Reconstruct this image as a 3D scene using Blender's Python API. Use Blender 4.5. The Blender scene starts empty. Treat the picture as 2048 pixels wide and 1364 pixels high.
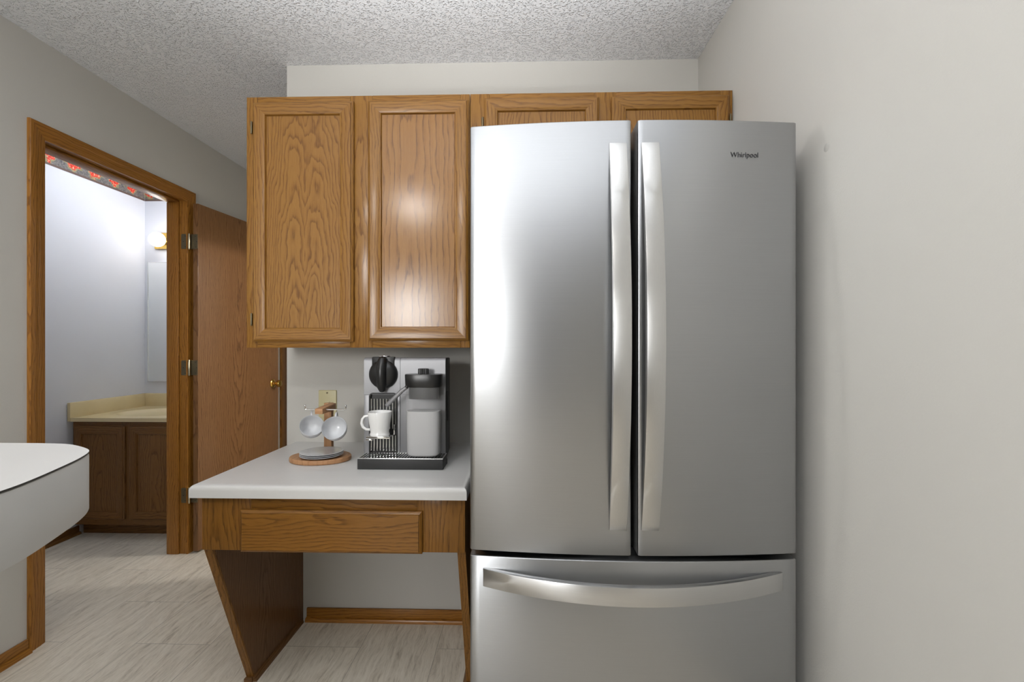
import bpy, bmesh, math, random
from mathutils import Vector, Matrix
random.seed(7)
PI = math.pi
sc = bpy.context.scene
COL = sc.collection
H = 1.208                       # eye height
CEIL = 2.44
XL, XR, YB = -1.957, 0.745, 2.045   # kitchen left wall, right wall, wall behind the cabinets

# ------------------------------------------------------------------ materials
def mat(name):
    m = bpy.data.materials.new(name); m.use_nodes = True
    nt = m.node_tree
    return m, nt, nt.nodes['Principled BSDF']
def N(nt, t, **k):
    n = nt.nodes.new(t)
    for a, v in k.items():
        setattr(n, a, v)
    return n
def L(nt, a, b): nt.links.new(a, b)
def math_(nt, op, a, b=None, clamp=False):
    n = N(nt, 'ShaderNodeMath', operation=op); n.use_clamp = clamp
    for i, v in enumerate((a, b)):
        if v is None: continue
        if isinstance(v, (int, float)): n.inputs[i].default_value = v
        else: L(nt, v, n.inputs[i])
    return n.outputs[0]
def ramp(nt, fac, stops):
    r = N(nt, 'ShaderNodeValToRGB'); L(nt, fac, r.inputs[0])
    e = r.color_ramp.elements
    while len(e) < len(stops): e.new(0.5)
    for i, (p, c) in enumerate(stops):
        e[i].position = p; e[i].color = (*c, 1) if len(c) == 3 else c
    return r.outputs[0]
def mixc(nt, fac, a, b, mode='MIX'):
    n = N(nt, 'ShaderNodeMix', data_type='RGBA', blend_type=mode)
    for i, v in ((0, fac), (6, a), (7, b)):
        if isinstance(v, (int, float)): n.inputs[i].default_value = v
        elif isinstance(v, tuple): n.inputs[i].default_value = (*v, 1)
        else: L(nt, v, n.inputs[i])
    return n.outputs[2]
def noise(nt, vec, scale, detail=2, rough=.5, dims='3D'):
    n = N(nt, 'ShaderNodeTexNoise', noise_dimensions=dims)
    n.inputs['Scale'].default_value = scale; n.inputs['Detail'].default_value = detail
    n.inputs['Roughness'].default_value = rough
    if vec is not None: L(nt, vec, n.inputs['Vector'])
    return n.outputs[0]
def mapping(nt, vec, scale=(1, 1, 1), loc=(0, 0, 0)):
    n = N(nt, 'ShaderNodeMapping'); n.inputs['Scale'].default_value = scale; n.inputs['Location'].default_value = loc
    L(nt, vec, n.inputs['Vector']); return n.outputs[0]
def bump(nt, b, height, strength, dist):
    n = N(nt, 'ShaderNodeBump'); n.inputs['Strength'].default_value = strength; n.inputs['Distance'].default_value = dist
    L(nt, height, n.inputs['Height']); L(nt, n.outputs[0], b.inputs['Normal'])

def simple(name, col, rough=.5, metal=0., spec=.5, coat=0., bumpy=None, emit=None, var=0.03):
    m, nt, b = mat(name)
    geo = N(nt, 'ShaderNodeNewGeometry')
    if var:
        f = noise(nt, geo.outputs['Position'], 9., 3)
        c = mixc(nt, f, tuple(x * (1 - var) for x in col), tuple(min(1, x * (1 + var)) for x in col))
        L(nt, c, b.inputs['Base Color'])
    else:
        b.inputs['Base Color'].default_value = (*col, 1)
    b.inputs['Roughness'].default_value = rough
    b.inputs['Metallic'].default_value = metal
    b.inputs['Specular IOR Level'].default_value = spec
    b.inputs['Coat Weight'].default_value = coat
    if bumpy: bump(nt, b, noise(nt, geo.outputs['Position'], bumpy[0], 3), bumpy[1], bumpy[2])
    if emit:
        b.inputs['Emission Color'].default_value = (*emit[0], 1); b.inputs['Emission Strength'].default_value = emit[1]
    return m

def wood(name, light, mid, dark, rough=.5, tilt=.075, freq=95., coat=.35, pore=.75, twin=0., line=.12, crough=.19, cior=1.5):
    """flat-sawn oak: growth rings cut by the board's face, with pores drawn along the grain"""
    m, nt, b = mat(name)
    a = N(nt, 'ShaderNodeAttribute', attribute_name='grain')
    v = a.outputs['Vector']
    lo = N(nt, 'ShaderNodeTexNoise'); lo.inputs['Scale'].default_value = 1.; lo.inputs['Detail'].default_value = 3.
    L(nt, mapping(nt, v, (11, 11, 4.)), lo.inputs['Vector'])
    sep = N(nt, 'ShaderNodeSeparateXYZ'); L(nt, v, sep.inputs[0])
    n1 = math_(nt, 'SUBTRACT', lo.outputs[0], .5)
    sc_ = N(nt, 'ShaderNodeSeparateColor'); L(nt, lo.outputs['Color'], sc_.inputs[0])
    n2 = math_(nt, 'SUBTRACT', sc_.outputs[1], .5)
    ux = sep.outputs[0]
    if twin: ux = math_(nt, 'SUBTRACT', math_(nt, 'ABSOLUTE', ux), twin)
    u = math_(nt, 'ADD', ux, math_(nt, 'MULTIPLY', n1, .055))
    d = math_(nt, 'ADD', sep.outputs[1], math_(nt, 'MULTIPLY', n2, .07))
    d = math_(nt, 'ADD', d, math_(nt, 'MULTIPLY', sep.outputs[2], tilt))
    r = math_(nt, 'SQRT', math_(nt, 'ADD', math_(nt, 'MULTIPLY', u, u), math_(nt, 'MULTIPLY', math_(nt, 'MULTIPLY', d, d), .5)))
    fine = noise(nt, mapping(nt, v, (90, 90, 3.5)), 1., 3, .6)
    rr = math_(nt, 'ADD', math_(nt, 'MULTIPLY', r, freq), math_(nt, 'MULTIPLY', fine, .55))
    fr = math_(nt, 'FRACT', rr)
    ring = ramp(nt, fr, [(0, (.12,) * 3), (line * .6, (.0,) * 3), (line * 2.2, (.6,) * 3), (.55, (.92,) * 3), (.92, (1,) * 3), (1., (.12,) * 3)])
    streak = noise(nt, mapping(nt, v, (260, 260, 5.5)), 1., 4, .65)
    st = ramp(nt, streak, [(.34, (0,) * 3), (.60, (1,) * 3)])
    dash = noise(nt, mapping(nt, v, (700, 700, 30)), 1., 2, .6)
    ds = ramp(nt, dash, [(.40, (0,) * 3), (.55, (1,) * 3)])
    por = math_(nt, 'SUBTRACT', 1., math_(nt, 'MULTIPLY', math_(nt, 'SUBTRACT', 1., st), math_(nt, 'SUBTRACT', 1.25, ring)), True)
    line_ = math_(nt, 'ADD', ring, math_(nt, 'MULTIPLY', math_(nt, 'MULTIPLY', ds, math_(nt, 'SUBTRACT', 1., ring)), .55), True)
    tone = math_(nt, 'MULTIPLY', line_, math_(nt, 'ADD', 1 - pore, math_(nt, 'MULTIPLY', por, pore)), True)
    tone = math_(nt, 'MULTIPLY', tone, math_(nt, 'ADD', .80, math_(nt, 'MULTIPLY', ds, .2)))
    base = ramp(nt, tone, [(0, dark), (.45, mid), (1, light)])
    big = noise(nt, mapping(nt, v, (16, 16, 1.6)), 1., 3)
    base = mixc(nt, math_(nt, 'MULTIPLY', big, .5), base, tuple(x * y for x, y in zip(mid, (1.02, .92, .85))), 'MIX')
    L(nt, base, b.inputs['Base Color'])
    L(nt, math_(nt, 'ADD', rough - .05, math_(nt, 'MULTIPLY', math_(nt, 'SUBTRACT', 1., tone), .16)), b.inputs['Roughness'])
    b.inputs['Coat Weight'].default_value = coat; b.inputs['Coat Roughness'].default_value = crough; b.inputs['Coat IOR'].default_value = cior
    b.inputs['Specular IOR Level'].default_value = .22
    bump(nt, b, por, .12, .0006)
    return m

def steel(name, col, rough, vertical_brush=False, aniso=.75):
    m, nt, b = mat(name)
    geo = N(nt, 'ShaderNodeNewGeometry')
    s = (900, 900, 6) if vertical_brush else (6, 6, 1100)
    br = noise(nt, mapping(nt, geo.outputs['Position'], s), 1., 2)
    c = mixc(nt, br, tuple(x * .95 for x in col), tuple(min(1, x * 1.05) for x in col))
    L(nt, c, b.inputs['Base Color'])
    b.inputs['Metallic'].default_value = 1.
    L(nt, math_(nt, 'ADD', rough - .03, math_(nt, 'MULTIPLY', br, .06)), b.inputs['Roughness'])
    b.inputs['Anisotropic'].default_value = aniso
    b.inputs['Anisotropic Rotation'].default_value = 0. if vertical_brush else .25
    t = N(nt, 'ShaderNodeTangent', direction_type='RADIAL', axis='Z'); L(nt, t.outputs[0], b.inputs['Tangent'])
    return m

def wall_paint(name, col):
    m, nt, b = mat(name)
    geo = N(nt, 'ShaderNodeNewGeometry'); p = geo.outputs['Position']
    f = noise(nt, p, 2.2, 3)
    L(nt, mixc(nt, f, tuple(x * .97 for x in col), tuple(x * 1.03 for x in col)), b.inputs['Base Color'])
    b.inputs['Roughness'].default_value = .62; b.inputs['Specular IOR Level'].default_value = .3
    bump(nt, b, noise(nt, p, 260, 2), .22, .0012)
    return m

def popcorn():
    m, nt, b = mat('popcorn_ceiling_paint')
    geo = N(nt, 'ShaderNodeNewGeometry'); p = geo.outputs['Position']
    n1 = noise(nt, p, 140, 1.5, .5)
    n2 = noise(nt, p, 300, 2)
    h = math_(nt, 'ADD', ramp(nt, n1, [(.50, (0,) * 3), (.70, (1,) * 3)]), math_(nt, 'MULTIPLY', n2, .12))
    b.inputs['Base Color'].default_value = (.885, .90, .93, 1)
    b.inputs['Roughness'].default_value = .85; b.inputs['Specular IOR Level'].default_value = .15
    bump(nt, b, h, .8, .0068)
    return m

def floor_tile():
    m, nt, b = mat('vinyl_floor_tile')
    geo = N(nt, 'ShaderNodeNewGeometry'); p = geo.outputs['Position']
    sep = N(nt, 'ShaderNodeSeparateXYZ'); L(nt, p, sep.inputs[0])
    cx = N(nt, 'ShaderNodeCombineXYZ')
    L(nt, math_(nt, 'ADD', sep.outputs[1], -1.86 + 6.1), cx.inputs[0])
    L(nt, math_(nt, 'ADD', sep.outputs[0], .657 + .306 * 20), cx.inputs[1])
    br = N(nt, 'ShaderNodeTexBrick'); br.offset = .5; br.offset_frequency = 2; br.squash = 1.
    L(nt, cx.outputs[0], br.inputs['Vector'])
    for k, val in (('Scale', 1.), ('Mortar Size', .0010), ('Mortar Smooth', .3), ('Bias', 0.), ('Brick Width', .61), ('Row Height', .306)):
        br.inputs[k].default_value = val
    br.inputs['Color1'].default_value = (0, 0, 0, 1); br.inputs['Color2'].default_value = (1, 1, 1, 1); br.inputs['Mortar'].default_value = (.5, .5, .5, 1)
    rnd = br.outputs['Color']
    off = N(nt, 'ShaderNodeVectorMath', operation='MULTIPLY'); L(nt, rnd, off.inputs[0]); off.inputs[1].default_value = (7, 13, 5)
    pv = N(nt, 'ShaderNodeVectorMath', operation='ADD'); L(nt, p, pv.inputs[0]); L(nt, off.outputs[0], pv.inputs[1])
    wob = noise(nt, mapping(nt, pv.outputs[0], (7, 2.2, 1)), 1., 3)
    wv = N(nt, 'ShaderNodeCombineXYZ'); L(nt, math_(nt, 'MULTIPLY', wob, .10), wv.inputs[0])
    pw = N(nt, 'ShaderNodeVectorMath', operation='ADD'); L(nt, pv.outputs[0], pw.inputs[0]); L(nt, wv.outputs[0], pw.inputs[1])
    s1 = noise(nt, mapping(nt, pw.outputs[0], (62, 5.5, 1)), 1., 7, .72)
    s2 = noise(nt, mapping(nt, pw.outputs[0], (260, 26, 1)), 1., 4, .65)
    t = math_(nt, 'ADD', math_(nt, 'MULTIPLY', s1, .68), math_(nt, 'MULTIPLY', s2, .32))
    c = ramp(nt, t, [(.34, (.42, .365, .29)), (.45, (.66, .60, .50)), (.54, (.77, .71, .605)), (.68, (.86, .81, .715))])
    c = mixc(nt, math_(nt, 'MULTIPLY', rnd, .10), c, (.36, .33, .29))
    c = mixc(nt, br.outputs['Fac'], c, (.30, .27, .23))
    L(nt, c, b.inputs['Base Color'])
    b.inputs['Roughness'].default_value = .42; b.inputs['Specular IOR Level'].default_value = .4
    hh = math_(nt, 'SUBTRACT', math_(nt, 'MULTIPLY', t, .3), br.outputs['Fac'])
    bump(nt, b, hh, .25, .001)
    return m

def border_paper():
    m, nt, b = mat('floral_border_paper')
    geo = N(nt, 'ShaderNodeNewGeometry'); p = geo.outputs['Position']
    sep = N(nt, 'ShaderNodeSeparateXYZ'); L(nt, p, sep.inputs[0])
    along = math_(nt, 'ADD', sep.outputs[0], sep.outputs[1])
    c2 = N(nt, 'ShaderNodeCombineXYZ'); L(nt, along, c2.inputs[0]); L(nt, sep.outputs[2], c2.inputs[1])
    v = c2.outputs[0]
    vo = N(nt, 'ShaderNodeTexVoronoi'); vo.inputs['Scale'].default_value = 150; L(nt, v, vo.inputs['Vector'])
    base = mixc(nt, vo.outputs['Color'], (.035, .04, .05), (.30, .27, .25))
    base = mixc(nt, .3, base, (.13, .12, .12))
    nz = noise(nt, v, 34, 3)
    # flower clusters every 16 cm along the band
    ph = math_(nt, 'ABSOLUTE', math_(nt, 'SUBTRACT', math_(nt, 'FRACT', math_(nt, 'ADD', math_(nt, 'MULTIPLY', along, 6.67), .253)), .5))
    zz = math_(nt, 'ABSOLUTE', math_(nt, 'SUBTRACT', sep.outputs[2], 2.347))
    dist = math_(nt, 'ADD', math_(nt, 'MULTIPLY', ph, 2.0), math_(nt, 'MULTIPLY', zz, 15.))
    dist = math_(nt, 'ADD', dist, math_(nt, 'MULTIPLY', math_(nt, 'SUBTRACT', nz, .5), 1.6))
    fl = ramp(nt, dist, [(.50, (1,) * 3), (.58, (0,) * 3)])
    lf = ramp(nt, dist, [(.72, (1,) * 3), (.80, (0,) * 3)])
    petal = ramp(nt, noise(nt, v, 90, 2), [(.35, (.5, .012, .008)), (.55, (.85, .07, .03)), (.7, (.85, .55, .35))])
    base = mixc(nt, lf, base, mixc(nt, nz, (.12, .13, .04), (.5, .42, .25)))
    base = mixc(nt, fl, base, petal)
    edge = ramp(nt, sep.outputs[2], [(0., (1,) * 3), (1., (0,) * 3)])
    stripe = math_(nt, 'LESS_THAN', sep.outputs[2], 2.303)
    base = mixc(nt, stripe, base, (.13, .085, .07))
    L(nt, base, b.inputs['Base Color']); b.inputs['Roughness'].default_value = .6
    return m

OAKL, OAKM, OAKD = (.30, .148, .027), (.222, .100, .016), (.10, .038, .008)
M = dict(
    cab=wood('honey_oak_cabinet', OAKL, OAKM, OAKD),
    cab_panel=wood('honey_oak_twin_arch', OAKL, OAKM, OAKD, twin=.040, freq=135., tilt=.10),
    cab2=wood('honey_oak_bold_grain', (.31, .148, .028), (.235, .103, .016), (.075, .027, .006), freq=52., tilt=.035, line=.09, coat=.55, crough=.185, cior=1.55),
    trim=wood('oak_trim', (.39, .172, .027), (.295, .122, .017), (.12, .048, .007)),
    desk=wood('brown_oak_desk', (.27, .122, .018), (.20, .085, .011), (.072, .029, .005)),
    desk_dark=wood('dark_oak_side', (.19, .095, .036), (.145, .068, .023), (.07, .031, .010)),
    door=wood('oak_veneer_door', (.25, .128, .050), (.19, .090, .033), (.070, .030, .011), freq=80., tilt=.10),
    vanity=wood('dark_vanity_oak', (.22, .105, .028), (.16, .072, .018), (.07, .028, .007)),
    beech=wood('beech_stand', (.50, .285, .15), (.44, .24, .12), (.33, .17, .08), freq=60., pore=.15, coat=0.),
    steel=steel('brushed_steel', (.39, .396, .404), .31),
    strap=steel('brushed_steel_handle', (.54, .538, .53), .32, True),
    strap_h=steel('brushed_steel_bar', (.56, .56, .56), .30),
    fridge_side=simple('dark_grey_enamel', (.10, .10, .10), .45),
    gasket=simple('black_gasket', (.010, .010, .012), .7),
    wall=wall_paint('greige_wall_paint', (.61, .597, .56)),
    bath=wall_paint('lavender_grey_paint', (.69, .705, .76)),
    ceil=popcorn(), floor=floor_tile(), border=border_paper(),
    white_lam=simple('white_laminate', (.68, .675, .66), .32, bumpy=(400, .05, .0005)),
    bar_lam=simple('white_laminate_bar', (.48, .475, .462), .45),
    lam_edge=simple('laminate_core_edge', (.03, .026, .022), .6),
    cream=simple('cream_cultured_marble', (.72, .60, .36), .22, var=.08),
    brass=simple('polished_brass', (.80, .52, .13), .16, 1.),
    antique=simple('antique_brass', (.20, .165, .10), .42, .85),
    pin=simple('worn_brass_pin', (.75, .68, .50), .3, 1.),
    ivory=simple('ivory_plastic', (.62, .56, .33), .4),
    chrome=simple('chrome', (.80, .80, .80), .10, 1.),
    silver=simple('satin_silver_panel', (.27, .27, .28), .42, .45),
    blk=simple('black_plastic', (.012, .012, .012), .30),
    blkm=simple('matte_black_plastic', (.028, .028, .028), .5),
    china=simple('white_porcelain', (.80, .80, .79), .16, coat=.3),
    stone=simple('grey_white_stoneware', (.62, .63, .65), .22, coat=.2),
    milk=simple('milk', (.56, .56, .56), .35),
    mirror=simple('mirror_silver', (.88, .90, .90), .02, 1., var=0),
    bulb=simple('lit_bulb_glass', (1, 1, 1), .3, emit=((1., .97, .93), 5.), var=0),
    lamp=simple('lit_lamp_glass', (1, 1, 1), .3, emit=((1., .97, .93), 38.), var=0),
    letter=simple('dark_lettering', (.05, .05, .055), .3, .6),
    patch=simple('filled_nail_hole', (.52, .51, .48), .6),
    whitep=simple('white_gloss_paint', (.78, .78, .76), .35),
)
def jug_plastic():
    m, nt, b = mat('clear_jug_plastic')
    geo = N(nt, 'ShaderNodeNewGeometry')
    f = noise(nt, geo.outputs['Position'], 30, 2)
    L(nt, mixc(nt, f, (.45, .45, .45), (.5, .5, .5)), b.inputs['Base Color'])
    b.inputs['Roughness'].default_value = .2; b.inputs['Alpha'].default_value = .20
    return m
M['jug'] = jug_plastic()

# ------------------------------------------------------------------ mesh helpers
AX = {'x': 0, 'y': 1, 'z': 2}
class MB:
    def __init__(s, *mats):
        s.bm = bmesh.new(); s.bm.verts.layers.float_vector.new('grain'); s.mats = list(mats)
    def take(s, t, ax='xyz', ofs=None, mi=0, xf=None, straight=None):
        """merge a finished little bmesh as one board: give it its own stretch of grain"""
        g = t.verts.layers.float_vector.get('grain') or t.verts.layers.float_vector.new('grain')
        t.verts.ensure_lookup_table()
        lo = [min(v.co[i] for v in t.verts) for i in range(3)]; hi = [max(v.co[i] for v in t.verts) for i in range(3)]
        c = [(a + b) / 2 for a, b in zip(lo, hi)]
        a0, a1, a2 = (AX[k] for k in ax)
        if straight is None: straight = (hi[a0] - lo[a0]) < .10
        if ofs is None:
            ofs = (random.choice((-1, 1)) * random.uniform(.10, .22) if straight else random.uniform(-.02, .02),
                   random.uniform(.015, .05), random.uniform(-3, 3) if straight else random.uniform(-.2, .5))
        for v in t.verts:
            v[g] = Vector((v.co[a0] - c[a0] + ofs[0], v.co[a1] - c[a1] + ofs[1], v.co[a2] - c[a2] + ofs[2]))
        if xf is not None: bmesh.ops.transform(t, matrix=xf, verts=t.verts)
        for f in t.faces:
            if mi: f.material_index = mi
        me = bpy.data.meshes.new('tmp'); t.to_mesh(me); t.free()
        s.bm.from_mesh(me); bpy.data.meshes.remove(me)
        return s
    def box(s, x0, x1, y0, y1, z0, z1, ax='xyz', bev=0, seg=2, ofs=None, mi=0, xf=None, edges=None, straight=None):
        t = bmesh.new()
        vs = [t.verts.new((x, y, z)) for z in (z0, z1) for y in (y0, y1) for x in (x0, x1)]
        for q in ((0, 2, 3, 1), (4, 5, 7, 6), (0, 1, 5, 4), (2, 6, 7, 3), (0, 4, 6, 2), (1, 3, 7, 5)):
            t.faces.new([vs[i] for i in q])
        if bev:
            es = [e for e in t.edges if edges is None or edges((e.verts[0].co + e.verts[1].co) / 2)]
            bmesh.ops.bevel(t, geom=es, offset=bev, segments=seg, profile=.5, affect='EDGES')
        return s.take(t, ax, ofs, mi, xf, straight)
    def prism(s, pts, axis, a0, a1, ax='xyz', bev=0, seg=2, mi=0, xf=None, ofs=None, straight=None):
        """polygon in the two other axes (in x,y,z order), extruded along axis"""
        t = bmesh.new(); k = AX[axis]
        def P(p, a):
            q = list(p); q.insert(k, a); return q
        A = [t.verts.new(P(p, a0)) for p in pts]; B = [t.verts.new(P(p, a1)) for p in pts]
        n = len(pts)
        t.faces.new(A); t.faces.new(B[::-1])
        for i in range(n): t.faces.new((A[i], B[i], B[(i + 1) % n], A[(i + 1) % n]))
        bmesh.ops.recalc_face_normals(t, faces=t.faces)
        if bev:
            es = [e for e in t.edges if len(e.link_faces) == 2 and e.calc_face_angle(0) > .6]
            bmesh.ops.bevel(t, geom=es, offset=bev, segments=seg, profile=.5, affect='EDGES')
        return s.take(t, ax, ofs, mi, xf, straight)
    def lathe(s, prof, seg=40, xf=None, mi=0, sx=1, sy=1, cap=True):
        t = bmesh.new(); rings = []
        for r, z in prof:
            if r < 1e-6: rings.append([t.verts.new((0, 0, z))])
            else: rings.append([t.verts.new((r * sx * math.cos(2 * PI * i / seg), r * sy * math.sin(2 * PI * i / seg), z)) for i in range(seg)])
        for a, b in zip(rings, rings[1:]):
            for i in range(seg):
                j = (i + 1) % seg
                if len(a) == 1 and len(b) == 1: continue
                if len(a) == 1: t.faces.new((a[0], b[j], b[i]))
                elif len(b) == 1: t.faces.new((a[i], a[j], b[0]))
                else: t.faces.new((a[i], a[j], b[j], b[i]))
        if cap:
            for rg, fl in ((rings[0], True), (rings[-1], False)):
                if len(rg) > 1: t.faces.new(rg[::-1] if fl else rg)
        bmesh.ops.recalc_face_normals(t, faces=t.faces)
        return s.take(t, 'xyz', None, mi, xf)
    def tube(s, pts, r, seg=12, mi=0, xf=None, flat=1.):
        t = bmesh.new(); pts = [Vector(p) for p in pts]; rings = []
        up = None
        for i, p in enumerate(pts):
            d = (pts[min(i + 1, len(pts) - 1)] - pts[max(i - 1, 0)]).normalized()
            if up is None:
                up = d.orthogonal().normalized()
            up = (up - d * up.dot(d)).normalized(); w = d.cross(up)
            rad = r[i] if isinstance(r, (list, tuple)) else r
            rings.append([t.verts.new(p + up * rad * math.cos(2 * PI * k / seg) + w * rad * flat * math.sin(2 * PI * k / seg)) for k in range(seg)])
        for a, b in zip(rings, rings[1:]):
            for i in range(seg): t.faces.new((a[i], a[(i + 1) % seg], b[(i + 1) % seg], b[i]))
        t.faces.new(rings[0][::-1]); t.faces.new(rings[-1])
        bmesh.ops.recalc_face_normals(t, faces=t.faces)
        return s.take(t, 'xyz', None, mi, xf)
    def mitred(s, x0, x1, z0, z1, yb, prof, gaxes=True):
        """four mitred boards round a rectangle facing -Y; prof = (inset, height towards the viewer)"""
        corners = [(x0, z0, 1, 1), (x1, z0, -1, 1), (x1, z1, -1, -1), (x0, z1, 1, -1)]
        for k in range(4):
            a, b = corners[k], corners[(k + 1) % 4]
            t = bmesh.new(); A = []; B = []
            for i, h in prof:
                A.append(t.verts.new((a[0] + a[2] * i, yb - h, a[1] + a[3] * i)))
                B.append(t.verts.new((b[0] + b[2] * i, yb - h, b[1] + b[3] * i)))
            for i in range(len(prof) - 1): t.faces.new((A[i], B[i], B[i + 1], A[i + 1]))
            bmesh.ops.recalc_face_normals(t, faces=t.faces)
            for f in t.faces:
                f.normal_update()
            # make faces look outward (towards -Y where they can)
            s_ = sum(f.normal.y * f.calc_area() for f in t.faces)
            if s_ > 0: bmesh.ops.reverse_faces(t, faces=t.faces)
            s.take(t, 'zyx' if k % 2 == 0 else 'xyz', straight=True)
        return s

def fin(name, mb, parent=None, origin=(0, 0, 0), smooth=35):
    o_ = Vector(origin)
    bmesh.ops.translate(mb.bm, vec=-o_, verts=mb.bm.verts)
    me = bpy.data.meshes.new(name); mb.bm.to_mesh(me); mb.bm.free()
    for m in mb.mats: me.materials.append(m)
    if smooth:
        me.polygons.foreach_set('use_smooth', [True] * len(me.polygons))
        me.set_sharp_from_angle(angle=math.radians(smooth))
    ob = bpy.data.objects.new(name, me); COL.objects.link(ob)
    if parent is not None: ob.parent = parent
    else: ob.location = o_
    return ob
def tag(o, label, cat, group=None, kind=None):
    o['label'] = label; o['category'] = cat
    if group: o['group'] = group
    if kind: o['kind'] = kind
    return o
def thing(name, loc, label, cat, group=None, kind=None, rz=0):
    o = bpy.data.objects.new(name, None); COL.objects.link(o); o.location = loc; o.rotation_euler.z = rz
    o.empty_display_size = .1
    return tag(o, label, cat, group, kind)
def structure(name, mb, label, cat, smooth=35):
    return tag(fin(name, mb, smooth=smooth), label, cat, kind='structure')

def frame_z(axis):
    """matrix whose local z points along axis"""
    a = Vector(axis).normalized(); x = a.orthogonal().normalized(); y = a.cross(x)
    return Matrix((x, y, a)).transposed().to_4x4()

# ------------------------------------------------------------------ room shell
YR = -2.5
BX, BY = -2.86, 3.46            # bathroom far-left and far walls
mb = MB(M['floor']).box(-3.1, 1.05, YR - .2, 4.8, -.06, 0); structure('floor', mb, 'pale greige streaked vinyl tile floor', 'floor')
mb = MB(M['ceil']).box(-3.1, 1.05, YR - .2, 4.8, CEIL, CEIL + .06); structure('ceiling', mb, 'grey white popcorn textured ceiling', 'ceiling')
mb = MB(M['wall']).box(-1.05, XR + .12, YB, YB + .12, 0, CEIL); structure('wall_back', mb, 'greige wall behind the oak cabinets and desk', 'wall')
mb = MB(M['wall']).box(-1.05, -.93, YB + .12, 2.55, 0, CEIL).box(-1.05, -.93, 3.40, 4.5, 0, CEIL).box(-1.05, -.93, 2.55, 3.40, 2.04, CEIL); structure('wall_hall', mb, 'greige hall wall running away behind the cabinets', 'wall')
mb = MB(M['wall']).box(-1.96, -.93, 4.5, 4.62, 0, CEIL); structure('wall_hall_end', mb, 'greige wall closing the end of the hall', 'wall')
mb = MB(M['wall'], M['patch']).box(XR, XR + .12, YR, YB, 0, CEIL)
mb.lathe([(0, 0), (.0105, 0), (.0095, .0004), (0, .0005)], 24, Matrix.Translation((XR, 1.183, 1.696)) @ frame_z((-1, 0, 0)), mi=1); structure('wall_right', mb, 'bare greige wall to the right of the refrigerator', 'wall')
OY0, OY1, OZ = 1.839, 2.681, 2.058       # rough opening of the bathroom doorway
mb = MB(M['wall']).box(-2.065, XL, YR, OY0, 0, CEIL).box(-2.065, XL, OY1, 4.5, 0, CEIL).box(-2.065, XL, OY0, OY1, OZ, CEIL)
structure('wall_left', mb, 'greige wall with the bathroom doorway in it', 'wall')
W0, W1, WZ0, WZ1 = -1.80, -1.0, .80, 2.08
mb = MB(M['wall']).box(-2.065, W0, YR - .12, YR, 0, CEIL).box(W1, XR + .12, YR - .12, YR, 0, CEIL).box(W0, W1, YR - .12, YR, 0, WZ0).box(W0, W1, YR - .12, YR, WZ1, CEIL)
structure('wall_rear', mb, 'greige wall behind the viewer with a window', 'wall')
mb = MB(M['bath']).box(BX - .12, BX, 1.2, BY, 0, CEIL); structure('wall_bathroom_left', mb, 'lavender grey bathroom wall seen through the doorway', 'wall')
mb = MB(M['bath']).box(BX - .12, -2.066, BY, BY + .1, 0, CEIL); structure('wall_bathroom_back', mb, 'lavender grey bathroom wall behind mirror and vanity', 'wall')
mb = MB(M['bath']).box(BX - .12, -2.066, 1.1, 1.2, 0, CEIL); structure('wall_bathroom_front', mb, 'lavender grey near wall of the bathroom', 'wall')
# low wall carrying the bar, out of the frame
mb = MB(M['wall']).box(-1.958, -.98, .20, .33, 0, 1.022); structure('wall_peninsula', mb, 'low wall carrying the white bar top', 'wall')

mb = MB(M['wall']).box(.95, 1.05, YB + .12, 4.5, 0, CEIL); structure('wall_side_room', mb, 'greige far wall of the room across the hall', 'wall')
mb = MB(M['wall']).box(-.93, 1.05, 4.5, 4.62, 0, CEIL); structure('wall_side_room_end', mb, 'greige end wall of the room across the hall', 'wall')
# window frame in the rear wall
mb = MB(M['whitep'])
for a, b in ((W0, W0 + .05), (W1 - .05, W1), ((W0 + W1) / 2 - .025, (W0 + W1) / 2 + .025)): mb.box(a, b, YR - .09, YR - .03, WZ0, WZ1)
for a, b in ((WZ0, WZ0 + .06), (WZ1 - .06, WZ1)): mb.box(W0 + .05, W1 - .05, YR - .088, YR - .032, a, b)
structure('window_1', mb, 'white framed window behind the viewer', 'window')

# wallpaper border in the bathroom
mb = MB(M['border']).box(BX + .0005, BX + .002, 1.3, BY - .003, 2.29, CEIL - .001).box(BX + .003, -2.09, BY - .0025, BY - .0005, 2.29, CEIL - .001)
structure('trim_1', mb, 'floral red and grey wallpaper border at the top of the bathroom wall', 'wallpaper border')

# bathroom doorway: jambs, stops and casing
JY0, JY1, JZ = 1.8525, 2.667, 2.044
mb = MB(M['trim'])
mb.box(-2.068, XL + .001, JY0 - .012, JY0, 0, JZ, 'xyz'); mb.box(-2.068, XL + .001, JY1, JY1 + .012, 0, JZ, 'xyz', straight=False, ofs=(.01, .03, 0))
mb.box(-2.068, XL + .001, JY0, JY1, JZ, JZ + .012, 'xzy')
mb.box(-2.068, -1.998, JY1 - .012, JY1 - .0005, 0, JZ - .012, 'xyz', bev=.003); mb.box(-2.068, -1.998, JY0 + .0005, JY0 + .012, 0, JZ - .012, 'xyz', bev=.003)
mb.box(-2.068, -1.998, JY0 + .0005, JY1 - .0005, JZ - .012, JZ - .0005, 'xzy', bev=.003)
CW = .064
cprof = [(0, 0), (0, .0115), (.003, .014), (.020, .0145), (.026, .0125), (.040, .012), (.050, .0095), (.058, .009), (CW, .007), (CW, 0)]
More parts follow.
